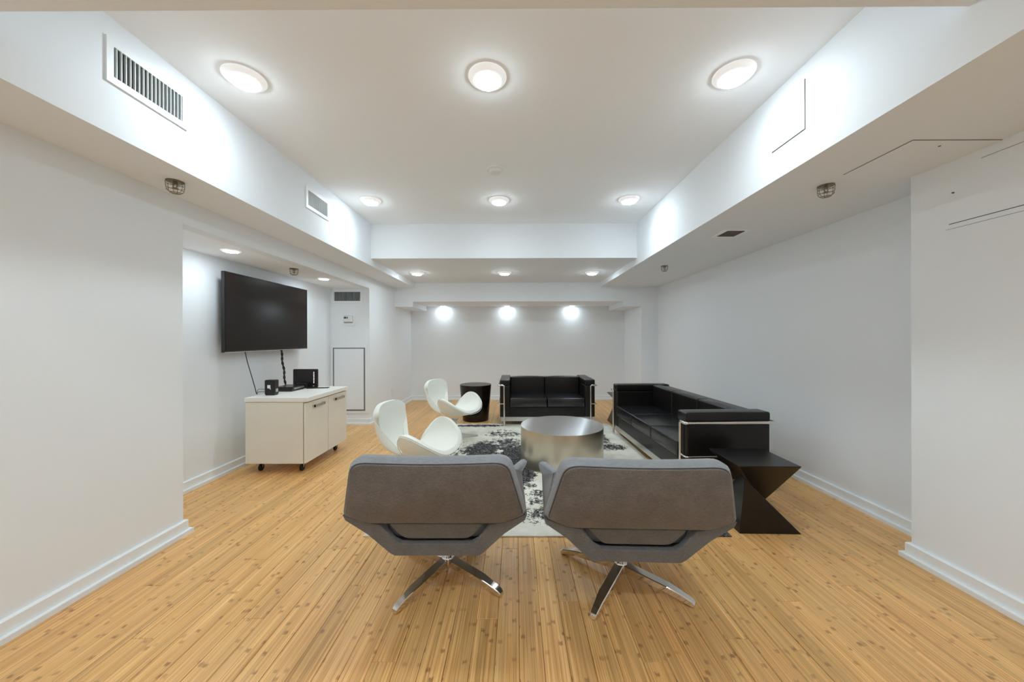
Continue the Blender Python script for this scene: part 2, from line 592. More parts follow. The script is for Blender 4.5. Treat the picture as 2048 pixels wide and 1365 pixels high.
def place_plank(x, y0, y1):
    L_ = round(y1 - y0, 2)
    if L_ < 0.05:
        return
    key = L_
    if key not in plank_cache:
        o = obj('floor_plank', plank_bm(L_), M_FLOOR, floor)
        plank_cache[key] = o.data
    else:
        o = bpy.data.objects.new('floor_plank', plank_cache[key])
        COL.objects.link(o)
        o.parent = floor
    o.location = (x, y1 - L_, 0)


ncol = int(math.ceil((2.45 - -2.64) / PW))
for i in range(ncol):
    x = -2.64 + i * PW
    xa, xb = x, x + PW
    y0 = 0.95
    y1 = 6.9
    if xb < XL:
        y0, y1 = YA0, YA1
    if xa > XR - 0.02:
        continue
    if xa > XC:
        y0 = 1.90
    off = round(((i * 0.73) % 1.0) * PL, 1)
    y = y0 - off if off > 0 else y0
    cuts = []
    while y < y1:
        a, b_ = max(y, y0), min(y + PL, y1)
        place_plank(x, a, b_)
        y += PL
# floor behind the camera (never in the picture): a plain board of the same bamboo
struct('floor', bx(-2.05, 2.16, YB, 0.948, -0.012, -0.0005), M_FLOOR)

struct('wall_left', bx(XL - T, XL, YB, YA0, 0, 2.60), M_WALL)
struct('wall_left', bx(XL - T, XL, YA0, YA1, ZA, 2.60), M_WALL)           # header over the alcove
struct('wall_left', bx(XL - T, XL, YA1, 6.974, 0, 2.60), M_WALL)
struct('wall_alcove', bx(XA - T, XA, YA0 - T, YA1 + T, 0, 2.0), M_WALL)
struct('wall_alcove', bx(XA, XL - T, YA0 - T, YA0, 0, 2.0), M_WALL)
struct('wall_alcove', bx(XA, XL - T, YA1, YA1 + T, 0, 2.0), M_WALL)
struct('ceiling_alcove', bx(XA - T, XL - T, YA0 - T, YA1 + T, ZA, ZA + 0.08), M_CEIL)
struct('wall_right', bx(XC, XR, YB, 1.907, 0, 2.60), M_WALL)
struct('wall_right', bx(XR, XR + T, YB, 6.974, 0, 2.60), M_WALL)
struct('wall_behind', bx(XL - T, XR + T, YB - T, YB, 0, 2.66), M_WALL)
struct('wall_back', bx(XL, XR, YBK, YBK + T, 0, 2.60), M_WALL)
struct('wall_back', bx(2.141, XR, YF, YBK, 0, 1.748), M_WALL)             # right jamb of the far niche
# dropped frame of the far niche
struct('bulkhead_back', bx(XL, -1.742, YF, YBK, 1.748, 2.60), M_WALL)
struct('bulkhead_back', bx(-1.742, 1.84, YF, YBK, 1.836, 2.60), M_WALL)
struct('bulkhead_back', bx(1.84, XR, YF, YBK, 1.748, 2.60), M_WALL)
struct('bulkhead_left', bx(XL, XBL, YB, YF, ZSL, 2.60), M_WALL)
struct('bulkhead_right', bx(XBR, XR, YB, YF, ZSR, 2.60), M_WALL)
struct('beam_far', bx(XBL, XBR, YM, YF, ZM, 2.60), M_WALL)
struct('beam_near', bx(XBL, XBR, 0.45, YN, 2.25, 2.60), M_WALL)
struct('ceiling', bx(XL - T, XR + T, YB - T, 7.0, ZC, ZC + 0.1), M_CEIL)


def base_profile():
    # (out, z): board with a shoe moulding
    return [(0, 0), (0.035, 0), (0.035, 0.024), (0.0335, 0.026), (0.0175, 0.026), (0.0175, 0.080), (0.013, 0.0845), (0, 0.0845)]


def baseboard(name, p0, p1, nrm, e0=0.0, e1=0.0):
    p0, p1, nrm = Vector((*p0, 0)), Vector((*p1, 0)), Vector((*nrm, 0)).normalized()
    d = (p1 - p0).normalized()
    pr = base_profile()
    A = [p0 + nrm * o + Vector((0, 0, z)) + d * (-e0 * o) for o, z in pr]
    B = [p1 + nrm * o + Vector((0, 0, z)) + d * (e1 * o) for o, z in pr]
    bm = loft(A, B)
    return struct(name, bm, M_TRIM)


baseboard('baseboard_left', (XL, YB), (XL, YA0), (1, 0), -1, 1)
baseboard('baseboard_left', (XL, YA0), (XA, YA0), (0, 1), 1, -1)
baseboard('baseboard_alcove', (XA, YA0), (XA, YA1), (1, 0), -1, -1)
baseboard('baseboard_alcove', (XA, YA1), (XL, YA1), (0, -1), -1, 1)
baseboard('baseboard_left', (XL, YA1), (XL, YBK), (1, 0), 1, -1)
baseboard('baseboard_back', (XL, YBK), (2.141, YBK), (0, -1), -1, -1)
baseboard('baseboard_back', (2.141, YBK), (2.141, YF), (-1, 0), -1, 1)
baseboard('baseboard_back', (2.141, YF), (XR, YF), (0, -1), 1, -1)
baseboard('baseboard_right', (XR, YF), (XR, 1.907), (-1, 0), -1, -1)
baseboard('baseboard_right', (XR, 1.907), (XC, 1.907), (0, 1), -1, 1)
baseboard('baseboard_right', (XC, 1.907), (XC, YB), (-1, 0), 1, -1)
baseboard('baseboard_behind', (XL, YB), (XC, YB), (0, 1), -1, -1)


# ------------------------------------------------------------------ lamps
def lamp_proto():
    t = thing('ceiling_light', 'x', 'ceiling light')
    obj('lamp_housing', lathe([(0.0, 0.0), (0.098, 0.0), (0.0985, -0.004), (0.094, -0.011), (0.078, -0.022), (0.0700, -0.026), (0.0690, -0.0262), (0.0, -0.024)], 56), M_DRUM, t, smooth=True, angle=60)
    obj('diffuser', lathe([(0.0655, -0.0250), (0.0650, -0.0290), (0.060, -0.0335), (0.042, -0.0375), (0.020, -0.039), (0.0, -0.0395)], 56), M_GLOW, t, smooth=True, angle=60)
    return t


lamp = lamp_proto()
lamp['group'] = 'round flush lights on the ceilings'
lamp_spots = [
    (-1.404, 1.815, ZC, 'round white flush ceiling light nearest the large left air vent'),
    (-0.141, 1.815, ZC, 'round white flush light in the middle of the front row on the high ceiling'),
    (1.127, 1.805, ZC, 'round white flush light near the square access panel on the right bulkhead'),
    (-1.414, 3.425, ZC, 'round white flush light on the high ceiling just past the small left bulkhead vent'),
    (-0.156, 3.432, ZC, 'middle round light of the second high ceiling row, behind the smoke detector'),
    (1.113, 3.42, ZC, 'right-hand round light of the second row on the high ceiling'),
    (-1.407, 5.016, ZM, 'left round light under the lowered ceiling beyond the cross beam'),
    (-0.152, 5.016, ZM, 'middle round light under the lowered ceiling beyond the cross beam'),
    (1.101, 5.016, ZM, 'right round light under the lowered ceiling beyond the cross beam'),
    (-1.35, 0.10, ZC, 'added unseen round ceiling light behind the near cross beam, left'),  # from here on: unseen lights, added to brighten the near walls and floor
    (-0.14, 0.10, ZC, 'added unseen round ceiling light behind the near cross beam, middle'),
    (1.1, 0.10, ZC, 'added unseen round ceiling light behind the near cross beam, right'),
    (-1.35, -1.4, ZC, 'added unseen round ceiling light by the wall behind the viewer, left'),
    (-0.14, -1.4, ZC, 'added unseen round ceiling light by the wall behind the viewer, middle'),
    (1.1, -1.4, ZC, 'added unseen round ceiling light by the wall behind the viewer, right'),
]
for i, (x, y, z, lab) in enumerate(lamp_spots):
    if i == 0:
        lamp.location = (x, y, z)
        lamp['label'] = lab
    else:
        dup(lamp, (x, y, z), 0, lab)

spot = thing('recessed_light', 'small recessed light left in the far niche, above the white chairs', 'ceiling light', (-1.40, 6.775, 1.836), 0, 'recessed lights in the far niche')
obj('trim_ring', lathe([(0.0, 0.0), (0.062, 0.0), (0.062, -0.004), (0.05, -0.008), (0.044, -0.006), (0.0, -0.006)], 40), M_DRUM, spot, smooth=True, angle=60)
obj('diffuser', lathe([(0.044, -0.0062), (0.040, -0.010), (0.0, -0.014)], 36), M_GLOW2, spot, smooth=True, angle=60)
dup(spot, (-0.155, 6.775, 1.836), 0, 'small recessed light in the middle of the far niche')
dup(spot, (1.095, 6.775, 1.836), 0, 'small recessed light right in the far niche, near the corner sofa')
aspot = thing('recessed_light', 'small recessed light over the near end of the television', 'ceiling light', (-2.292, 2.816, ZA), 0, 'recessed lights in the television alcove')
obj('trim_ring', lathe([(0.0, 0.0), (0.068, 0.0), (0.068, -0.004), (0.056, -0.008), (0.050, -0.006), (0.0, -0.006)], 40), M_DRUM, aspot, smooth=True, angle=60)
obj('diffuser', lathe([(0.050, -0.0062), (0.046, -0.010), (0.0, -0.014)], 36), M_GLOW3, aspot, smooth=True, angle=60)
dup(aspot, (-2.262, 4.13, ZA), 0, 'small recessed light at the far end of the television alcove')

# smoke detector
sd = thing('smoke_detector', 'off-white round smoke detector in the middle of the high ceiling', 'smoke detector', (-0.157, 2.80, ZC))
obj('detector_base', lathe([(0, 0), (0.066, 0), (0.066, -0.012), (0.060, -0.016), (0, -0.016)], 40), M_WHITEPL, sd, smooth=True)
obj('detector_cap', lathe([(0, -0.016), (0.050, -0.016), (0.048, -0.030), (0.040, -0.036), (0, -0.037)], 40), M_WHITEPL, sd, smooth=True)


# ------------------------------------------------------------------ vents
def vent(name, label, origin, ux, nrm, W, H, ow, oh, nb, blade_gap=0.0, fr_t=0.008):
    """origin = centre on the wall, ux = direction of width, nrm = out of the wall"""
    ux, nrm = Vector(ux), Vector(nrm)
    uz = Vector((0, 0, 1)) if abs(nrm.z) < 0.5 else nrm.cross(ux)
    t = thing(name, label, 'vent', origin)

    def P(a, b, c):
        return ux * a + uz * b + nrm * c

    def slab(a0, a1, b0, b1, c0, c1, bm=None):
        bm = bm or bmesh.new()
        loft([P(a0, b0, c0), P(a1, b0, c0), P(a1, b1, c0), P(a0, b1, c0)], [P(a0, b0, c1), P(a1, b0, c1), P(a1, b1, c1), P(a0, b1, c1)], bm)
        return bm
    bm = bmesh.new()
    o = [P(-W / 2, -H / 2, 0), P(W / 2, -H / 2, 0), P(W / 2, H / 2, 0), P(-W / 2, H / 2, 0)]
    o1 = [p + nrm * fr_t for p in o]
    s = 1 - 0.012 / W * 2
    i1 = [P(-ow / 2, -oh / 2, fr_t), P(ow / 2, -oh / 2, fr_t), P(ow / 2, oh / 2, fr_t), P(-ow / 2, oh / 2, fr_t)]
    i0 = [P(-ow / 2, -oh / 2, 0.0008), P(ow / 2, -oh / 2, 0.0008), P(ow / 2, oh / 2, 0.0008), P(-ow / 2, oh / 2, 0.0008)]
    rings = [[bm.verts.new(p) for p in r] for r in (o, o1, i1, i0)]
    for a, b in zip(rings[:-1], rings[1:]):
        for k in range(4):
            j = (k + 1) % 4
            bm.faces.new((a[k], a[j], b[j], b[k]))
    obj('vent_frame', bm, M_TRIM, t, bevel=0.0015, seg=1)
    obj('duct', slab(-ow / 2, ow / 2, -oh / 2, oh / 2, 0.0003, 0.0012), M_VENTIN, t)
    first = None
    for k in range(nb):
        a = -ow / 2 + ow * (k + 0.5) / nb
        if first is None:
            bmb = bmesh.new()
            th = 0.0016
            loft([P(-th, -oh / 2, 0.0015), P(th, -oh / 2, 0.0015), P(th, oh / 2, 0.0015), P(-th, oh / 2, 0.0015)],
                 [P(-th + 0.001, -oh / 2, 0.0085), P(th + 0.001, -oh / 2, 0.0085), P(th + 0.001, oh / 2, 0.0085), P(-th + 0.001, oh / 2, 0.0085)], bmb)
            b = obj('blade', bmb, M_BLADE, t)
            first = b
        else:
            b = first.copy()
            COL.objects.link(b)
            b.parent = t
        b.location = ux * a
    return t


vent('air_vent', 'large white air vent with dark slots, high on the left bulkhead nearest the viewer', (XBL, 1.629, 2.377), (0, 1, 0), (1, 0, 0), 0.362, 0.190, 0.305, 0.127, 17)
vent('air_vent', 'smaller-looking white air vent on the left bulkhead by the second row of ceiling lights', (XBL, 3.015, 2.366), (0, 1, 0), (1, 0, 0), 0.352, 0.180, 0.295, 0.121, 17)
vent('air_vent', 'air vent on the alcove end wall above the thermostat', (-2.357, YA1, 1.80), (1, 0, 0), (0, -1, 0), 0.440, 0.186, 0.366, 0.128, 19)

# little square grille in the right bulkhead's underside
gr = thing('ceiling_grille', 'small dark square exhaust grille under the right bulkhead', 'vent', (1.79, 2.912, ZSR))
obj('grille_frame', bx(-0.115, 0.115, -0.105, 0.105, -0.005, 0.0), M_CEIL, gr, bevel=0.001, seg=1)
obj('grille_back', bx(-0.07, 0.07, -0.075, 0.075, -0.0065, -0.005), M_RUBBER, gr)
fb = None
for k in range(9):
    if fb is None:
        fb = obj('grille_bar', bx(-0.07, 0.07, -0.0028, 0.0028, -0.0095, -0.0065), M_GRILLE, gr)
        b = fb
    else:
        b = fb.copy(); COL.objects.link(b); b.parent = gr
    b.location = (0, -0.066 + 0.0165 * k, 0)


# ------------------------------------------------------------------ access panels
def panel_on(name, label, center, ux, nrm, W, H, t_=0.006, mat=None, gap=0.004):
    ux, nrm = Vector(ux), Vector(nrm)
    uz = Vector((0, 0, 1)) if abs(nrm.z) < 0.5 else nrm.cross(ux)
    t = thing(name, label, 'access panel', center)

    def P(a, b, c):
        return ux * a + uz * b + nrm * c

    def slab(w_, h_, c0, c1):
        return loft([P(-w_ / 2, -h_ / 2, c0), P(w_ / 2, -h_ / 2, c0), P(w_ / 2, h_ / 2, c0), P(-w_ / 2, h_ / 2, c0)],
                    [P(-w_ / 2, -h_ / 2, c1), P(w_ / 2, -h_ / 2, c1), P(w_ / 2, h_ / 2, c1), P(-w_ / 2, h_ / 2, c1)])
    obj('panel_gap', slab(W, H, 0.0, 0.0012), M_SHADOWGAP, t)
    obj('panel_door', slab(W - gap, H - gap, 0.0012, t_), mat or M_WALL, t, bevel=0.001, seg=1)
    return t


panel_on('access_panel', 'white square access panel on the face of the right bulkhead', (XBR, 1.851, 2.362), (0, 1, 0), (-1, 0, 0), 0.226, 0.250, 0.006)
sp = panel_on('access_panel', 'flush access panel in the underside of the right bulkhead', (1.955, 1.713, ZSR), (1, 0, 0), (0, 0, -1), 0.40, 0.328, 0.004, M_WALL, 0.0035)
obj('screw', lathe([(0, -0.006), (0.005, -0.006), (0.005, 0), (0, 0)], 10), M_GRILLE, sp, loc=(-0.03, -0.12, 0))

# tall access door on the alcove end wall
ad = thing('access_door', 'white utility access door with a grey gap around it, beside the cabinet', 'access door', (-2.333, YA1, 0.633))
bm = bmesh.new()
for (x0, x1, z0, z1) in ((-0.256, -0.228, -0.475, 0.475), (0.228, 0.256, -0.475, 0.475), (-0.228, 0.228, 0.447, 0.475), (-0.228, 0.228, -0.475, -0.443)):
    bx(x0, x1, -0.010, 0, z0, z1, bm)
obj('door_frame', bm, M_TRIM, ad)
obj('door_gap', bx(-0.228, 0.228, -0.002, 0, -0.443, 0.447), M_GAPGREY, ad)
obj('door_leaf', bx(-0.208, 0.206, -0.012, -0.002, -0.420, 0.432), M_WALL, ad, bevel=0.002, seg=2)

# thermostat in a shallow box
th = thing('thermostat', 'white thermostat in a square recess on the alcove end wall', 'thermostat', (-2.339, YA1, 1.469))
bm = bmesh.new()
for (x0, x1, z0, z1) in ((-0.088, -0.070, -0.08, 0.08), (0.070, 0.088, -0.08, 0.08), (-0.07, 0.07, 0.064, 0.08), (-0.07, 0.07, -0.08, -0.064)):
    bx(x0, x1, -0.010, 0, z0, z1, bm)
obj('mounting_frame', bm, M_TRIM, th)
obj('thermostat_body', bx(-0.062, 0.060, -0.022, 0, -0.040, 0.056), M_WHITEPL, th, bevel=0.004)
obj('display', bx(-0.056, -0.024, -0.0235, -0.0215, 0.018, 0.044), M_LCD, th)
obj('button', bx(-0.016, -0.004, -0.0245, -0.0215, 0.018, 0.044), M_LCD, th)
obj('cover_edge', bx(-0.056, 0.060, -0.026, -0.0215, -0.036, -0.028), M_GRILLE, th)

# twin slot and nail hole on the near right wall
sl = struct('trim_1', bx(-0.0012, 0, 1.0, 1.74, 1.7595, 1.7625), M_SHADOWGAP, loc=(XC, 0, 0))
struct('trim_2', bx(-0.0010, 0, 1.0, 1.752, 1.7360, 1.7372), M_SHADOWGAP, loc=(XC, 0, 0))
struct('trim_3', bx(-0.0010, 0, 1.0, 1.62, 2.0280, 2.0292), M_SHADOWGAP, loc=(XC, 0, 0))
tag(obj('wall_hook', lathe([(0, 0), (0.004, 0), (0.004, 0.006), (0, 0.007)], 10), M_GRILLE, loc=(XC, 1.722, 1.911)), 'tiny dark nail stub on the near right wall', 'nail')
bpy.data.objects['wall_hook'].rotation_euler = (0, -PI / 2, 0)

# outlet
ol = thing('wall_outlet', 'white wall outlet low on the left wall beyond the access door', 'outlet', (XL, 5.82, 0.31), PI / 2)
obj('cover_plate', bx(-0.036, 0.036, -0.005, 0, -0.058, 0.058), M_WHITEPL, ol, bevel=0.002)
for k in (-1, 1):
    obj('socket', bx(-0.016, 0.016, -0.0072, -0.005, k * 0.024 - 0.014, k * 0.024 + 0.014), M_TRIM, ol, bevel=0.002)


# ------------------------------------------------------------------ caged sprinklers
def sprinkler():
    t = thing('fire_sprinkler', 'x', 'sprinkler')
    obj('mounting_plate', lathe([(0, 0), (0.040, 0), (0.040, -0.003), (0.030, -0.007), (0, -0.007)], 28), M_BRASS, t, smooth=True)
    bm = bmesh.new()
    for (r, z) in ((0.040, -0.010), (0.039, -0.030), (0.036, -0.050), (0.022, -0.063)):
        tube([(r * math.cos(a * PI / 12), r * math.sin(a * PI / 12), z) for a in range(24)], 0.0013, 5, bm, closed=True)
    for a in range(6):
        c, s = math.cos(a * PI / 3), math.sin(a * PI / 3)
        tube([(0.040 * c, 0.040 * s, -0.006), (0.0395 * c, 0.0395 * s, -0.03), (0.036 * c, 0.036 * s, -0.05), (0.022 * c, 0.022 * s, -0.063), (0, 0, -0.066)], 0.0013, 5, bm)
    obj('wire_cage', bm, M_BRASS, t, smooth=True)
    bm = lathe([(0, -0.007), (0.011, -0.007), (0.010, -0.016), (0.004, -0.018), (0, -0.018)], 14)
    for s in (-1, 1):
        tube([(s * 0.008, 0, -0.014), (s * 0.011, 0, -0.026), (0, 0, -0.038)], 0.0022, 6, bm)
    lathe([(0, -0.038), (0.014, -0.038), (0.014, -0.040), (0, -0.041)], 16, bm)
    obj('sprinkler_head', bm, M_BRASS, t, smooth=True)
    return t


spk = sprinkler()
spk['group'] = 'caged sprinklers under the bulkheads'
spk['label'] = 'caged fire sprinkler under the left bulkhead before the alcove'
spk.location = (-1.865, 1.915, ZSL)
dup(spk, (1.783, 2.012, ZSR), 0, 'caged fire sprinkler under the right bulkhead near the access panel')
dup(spk, (1.801, 4.225, ZSR), 0, 'caged fire sprinkler under the right bulkhead near the far end')
dup(spk, (-2.242, 3.542, ZA), 0, 'caged fire sprinkler in the alcove ceiling above the television')
ps = thing('pendent_sprinkler', 'small bare sprinkler at the edge of the far niche ceiling', 'sprinkler', (0.252, 6.62, 1.836))
obj('sprinkler_head', lathe([(0, 0), (0.024, 0), (0.024, -0.004), (0.010, -0.008), (0.009, -0.026), (0.020, -0.030), (0.020, -0.033), (0, -0.034)], 18), M_TRIM, ps, smooth=True)

# ------------------------------------------------------------------ rug
RX0, RX1, RY0, RY1 = -0.925, 1.305, 2.115, 4.91
bm = bx(RX0, RX1, RY0, RY1, 0.0, 0.008)
tag(obj('area_rug', bm, M_RUG, bevel=0.003, seg=2), 'cream rug with distressed black and charcoal patches under the seating group', 'rug')
ZR = 0.008


# ------------------------------------------------------------------ leather sofas
def cushion(x0, x1, y0, y1, z0, z1, bulge=0.012):
    """soft box: subdivided, faces puffed a little"""
    bm = bx(x0, x1, y0, y1, z0, z1)
    bmesh.ops.subdivide_edges(bm, edges=bm.edges[:], cuts=3, use_grid_fill=True)
    cx, cy, cz = (x0 + x1) / 2, (y0 + y1) / 2, (z0 + z1) / 2
    hx, hy, hz = (x1 - x0) / 2, (y1 - y0) / 2, (z1 - z0) / 2
    for v in bm.verts:
        u, s, t = (v.co.x - cx) / hx, (v.co.y - cy) / hy, (v.co.z - cz) / hz
        if abs(t) > 0.99:
            v.co.z += math.copysign(bulge * (1 - u * u) * (1 - s * s), t)
        if abs(s) > 0.99:
            v.co.y += math.copysign(bulge * 0.7 * (1 - u * u) * (1 - t * t), s)
        if abs(u) > 0.99:
            v.co.x += math.copysign(bulge * 0.4 * (1 - s * s) * (1 - t * t), u)
    return bm


def piping_loop(x0, x1, y0, y1, z, r=0.004):
    pts = rounded_path([(x0, (y0 + y1) / 2, z), (x0, y0, z), (x1, y0, z), (x1, y1, z), (x0, y1, z), (x0, (y0 + y1) / 2 + 0.001, z)], 0.018, 4)
    return tube(pts[:-1], r, 6, closed=True)


def make_sofa(label, W, n, loc, rotz, D=0.655, group='black leather sofas'):
    t = thing('leather_sofa', label, 'sofa', loc, rotz, group)
    h = W / 2
    yf, yb = -D / 2, D / 2
    A = 0.135
    # base platform between the arms
    obj('seat_base', bx(-h + A - 0.005, h - A + 0.005, yf + 0.012, yb - 0.03, 0.115, 0.247), M_LEATHER, t, bevel=0.008)
    obj('base_rail', bx(-h + 0.015, h - 0.015, yf + 0.02, yf + 0.032, 0.055, 0.113), M_STEEL, t, bevel=0.002)
    obj('base_rail', bx(-h + 0.015, h - 0.015, yb - 0.05, yb - 0.038, 0.055, 0.113), M_STEEL, t, bevel=0.002)
    sw = (W - 2 * A) / n
    for k in range(n):
        x0 = -h + A + k * sw
        c = obj('seat_cushion', cushion(x0 + 0.003, x0 + sw - 0.003, yf - 0.004, yb - 0.20, 0.250, 0.372), M_LEATHER2, t, bevel=0.014, seg=3)
        obj('piping', piping_loop(x0 + 0.006, x0 + sw - 0.006, yf - 0.003, yb - 0.205, 0.366), M_LEATHER, c, smooth=True, angle=80)
        c = obj('back_cushion', cushion(x0 + 0.003, x0 + sw - 0.003, yb - 0.215, yb - 0.10, 0.360, 0.622, 0.010), M_LEATHER, t, bevel=0.014, seg=3)
    obj('back_panel', bx(-h + A, h - A, yb - 0.10, yb - 0.012, 0.115, 0.612), M_LEATHER, t, bevel=0.015, seg=3)
    for s in (-1, 1):
        xa, xb = (-h, -h + A) if s < 0 else (h - A, h)
        obj('arm_panel', cushion(xa, xb, yf + 0.004, yb - 0.004, 0.115, 0.548, 0.004), M_LEATHER, t, bevel=0.012, seg=3)
        c = obj('arm_cushion', cushion(xa - 0.001, xb + 0.001, yf, yb, 0.550, 0.628, 0.005), M_LEATHER, t, bevel=0.014, seg=3)
        # tube frame: front post, bar out and along the side, rear post, lower side bar
        xp = s * (h - 0.060)
        xo = s * (h + 0.022)
        yp = yf - 0.016
        R = 0.0115
        path = rounded_path([(xp, yp, 0.0), (xp, yp, 0.553), (xo, yp, 0.553), (xo, yb + 0.03, 0.553), (xp, yb + 0.03, 0.553), (xp, yb + 0.03, 0.0)], 0.022, 5)
        obj('tube_frame', tube(path, R, 12), M_CHROME, t, smooth=True, angle=60)
        path = rounded_path([(xp, yp, 0.300), (xo, yp, 0.300), (xo, yb + 0.03, 0.300), (xp, yb + 0.03, 0.300)], 0.022, 5)
        obj('side_bar', tube(path, 0.007, 10), M_CHROME, t, smooth=True, angle=60)
    return t


make_sofa('black leather two-seat sofa with chrome tube frame, against the back wall area', 1.305, 2, (0.440, 5.135, ZR), 0.0)
make_sofa('long black leather three-seat sofa with chrome tube frame along the right wall', 1.76, 3, (1.59, 3.545, ZR), -PI / 2 + math.radians(2.0))

# ------------------------------------------------------------------ coffee table
ct = thing('coffee_table', 'low round drum coffee table of brushed steel on the rug', 'coffee table', (0.450, 3.42, ZR))
H_, R_ = 0.352, 0.398
obj('table_side', lathe([(R_ - 0.01, 0.0), (R_, 0.001), (R_, H_ - 0.001), (R_ - 0.001, H_ - 0.0005)], 128), M_TABLESIDE, ct, smooth=True, angle=60)
obj('table_top', lathe([(R_ - 0.001, H_ - 0.004), (R_ - 0.001, H_), (0.0, H_)], 128), M_TABLETOP, ct, smooth=True, angle=30)

# ------------------------------------------------------------------ round dark side table
st = thing('drum_side_table', 'tapered round dark wood side table between the white chair and small sofa', 'side table', (-0.590, 5.20, 0.0))
obj('table_body', lathe([(0.0, 0.0), (0.186, 0.0), (0.190, 0.012), (0.232, 0.510), (0.231, 0.518), (0.0, 0.518)], 72), M_DARKWOOD, st, smooth=True, angle=40)
obj('table_top', lathe([(0.0, 0.518), (0.229, 0.518), (0.231, 0.521), (0.229, 0.526), (0.0, 0.526)], 72), M_DARKWOOD, st, smooth=True, angle=40)


# ------------------------------------------------------------------ faceted Z tables
def z_table(label, loc, rotz=0.0):
    t = thing('angular_side_table', label, 'side table', loc, rotz, 'black angular side tables')
    W, D, H = 0.372, 0.352, 0.415
    low = [(0, 0, 0), (W, 0, 0), (W, D, 0), (0, D, 0), (0.032, 0.0, 0.335), (0.055, 0.085, 0.335)]
    up = [(W - x, D - y, H - 0.004 - z) for x, y, z in low]
    obj('lower_block', hull(low), M_ZWOOD, t, bevel=0.0025, seg=2)
    obj('upper_block', hull(up), M_ZWOOD, t, bevel=0.0025, seg=2)
    obj('table_top', bx(0, W, 0, D, H - 0.004, H), M_ZWOOD, t, bevel=0.0015, seg=1)
    return t


z_table('near black angular side table of two twisted wedges, beside the long sofa', (1.374, 2.152, 0.0), math.radians(-1.5))
z_table('black angular side table mostly hidden behind the long sofa, between both sofas', (1.345, 4.79, 0.0), 0.0)


# ------------------------------------------------------------------ grey swivel lounge chairs
def round_poly(pts, rad, k=4):
    """round the corners of a closed 3D polygon"""
    n = len(pts)
    out = []
    for i in range(n):
        a, b, c = Vector(pts[i - 1]), Vector(pts[i]), Vector(pts[(i + 1) % n])
        r = rad[i] if isinstance(rad, (list, tuple)) else rad
        r1 = min(r, (a - b).length * 0.45)
        r2 = min(r, (c - b).length * 0.45)
        if r <= 0:
            out.append(b)
            continue
        p1, p2 = b + (a - b).normalized() * r1, b + (c - b).normalized() * r2
        for j in range(k + 1):
            t = j / k
            out.append(p1 * (1 - t) ** 2 + b * 2 * t * (1 - t) + p2 * t * t)
    return out


def slab3(pts, off, rad=0.02, inset=0.008):
    """upholstered panel: outline pts, thickness vector off, softly rounded rims"""
    P = round_poly(pts, rad)
    off = Vector(off)
    c = sum(P, Vector()) / len(P)

    def ins(pp, d):
        res = []
        n = len(pp)
        nrm = off.normalized()
        for i in range(n):
            e = (pp[(i + 1) % n] - pp[i - 1])
            m = nrm.cross(e)
            if m.length < 1e-9:
                res.append(pp[i]); continue
            m.normalize()
            if m.dot(c - pp[i]) < 0:
                m = -m
            res.append(pp[i] + m * d)
        return res
    h = off
    A = ins(P, inset)
    B = [p + h * 0.18 for p in ins(P, inset * 0.3)]
    C = [p + h * 0.5 for p in P]
    D = [p + h * 0.82 for p in ins(P, inset * 0.3)]
    E = [p + h for p in ins(P, inset)]
    return loft(A, E, mid=[B, C, D])


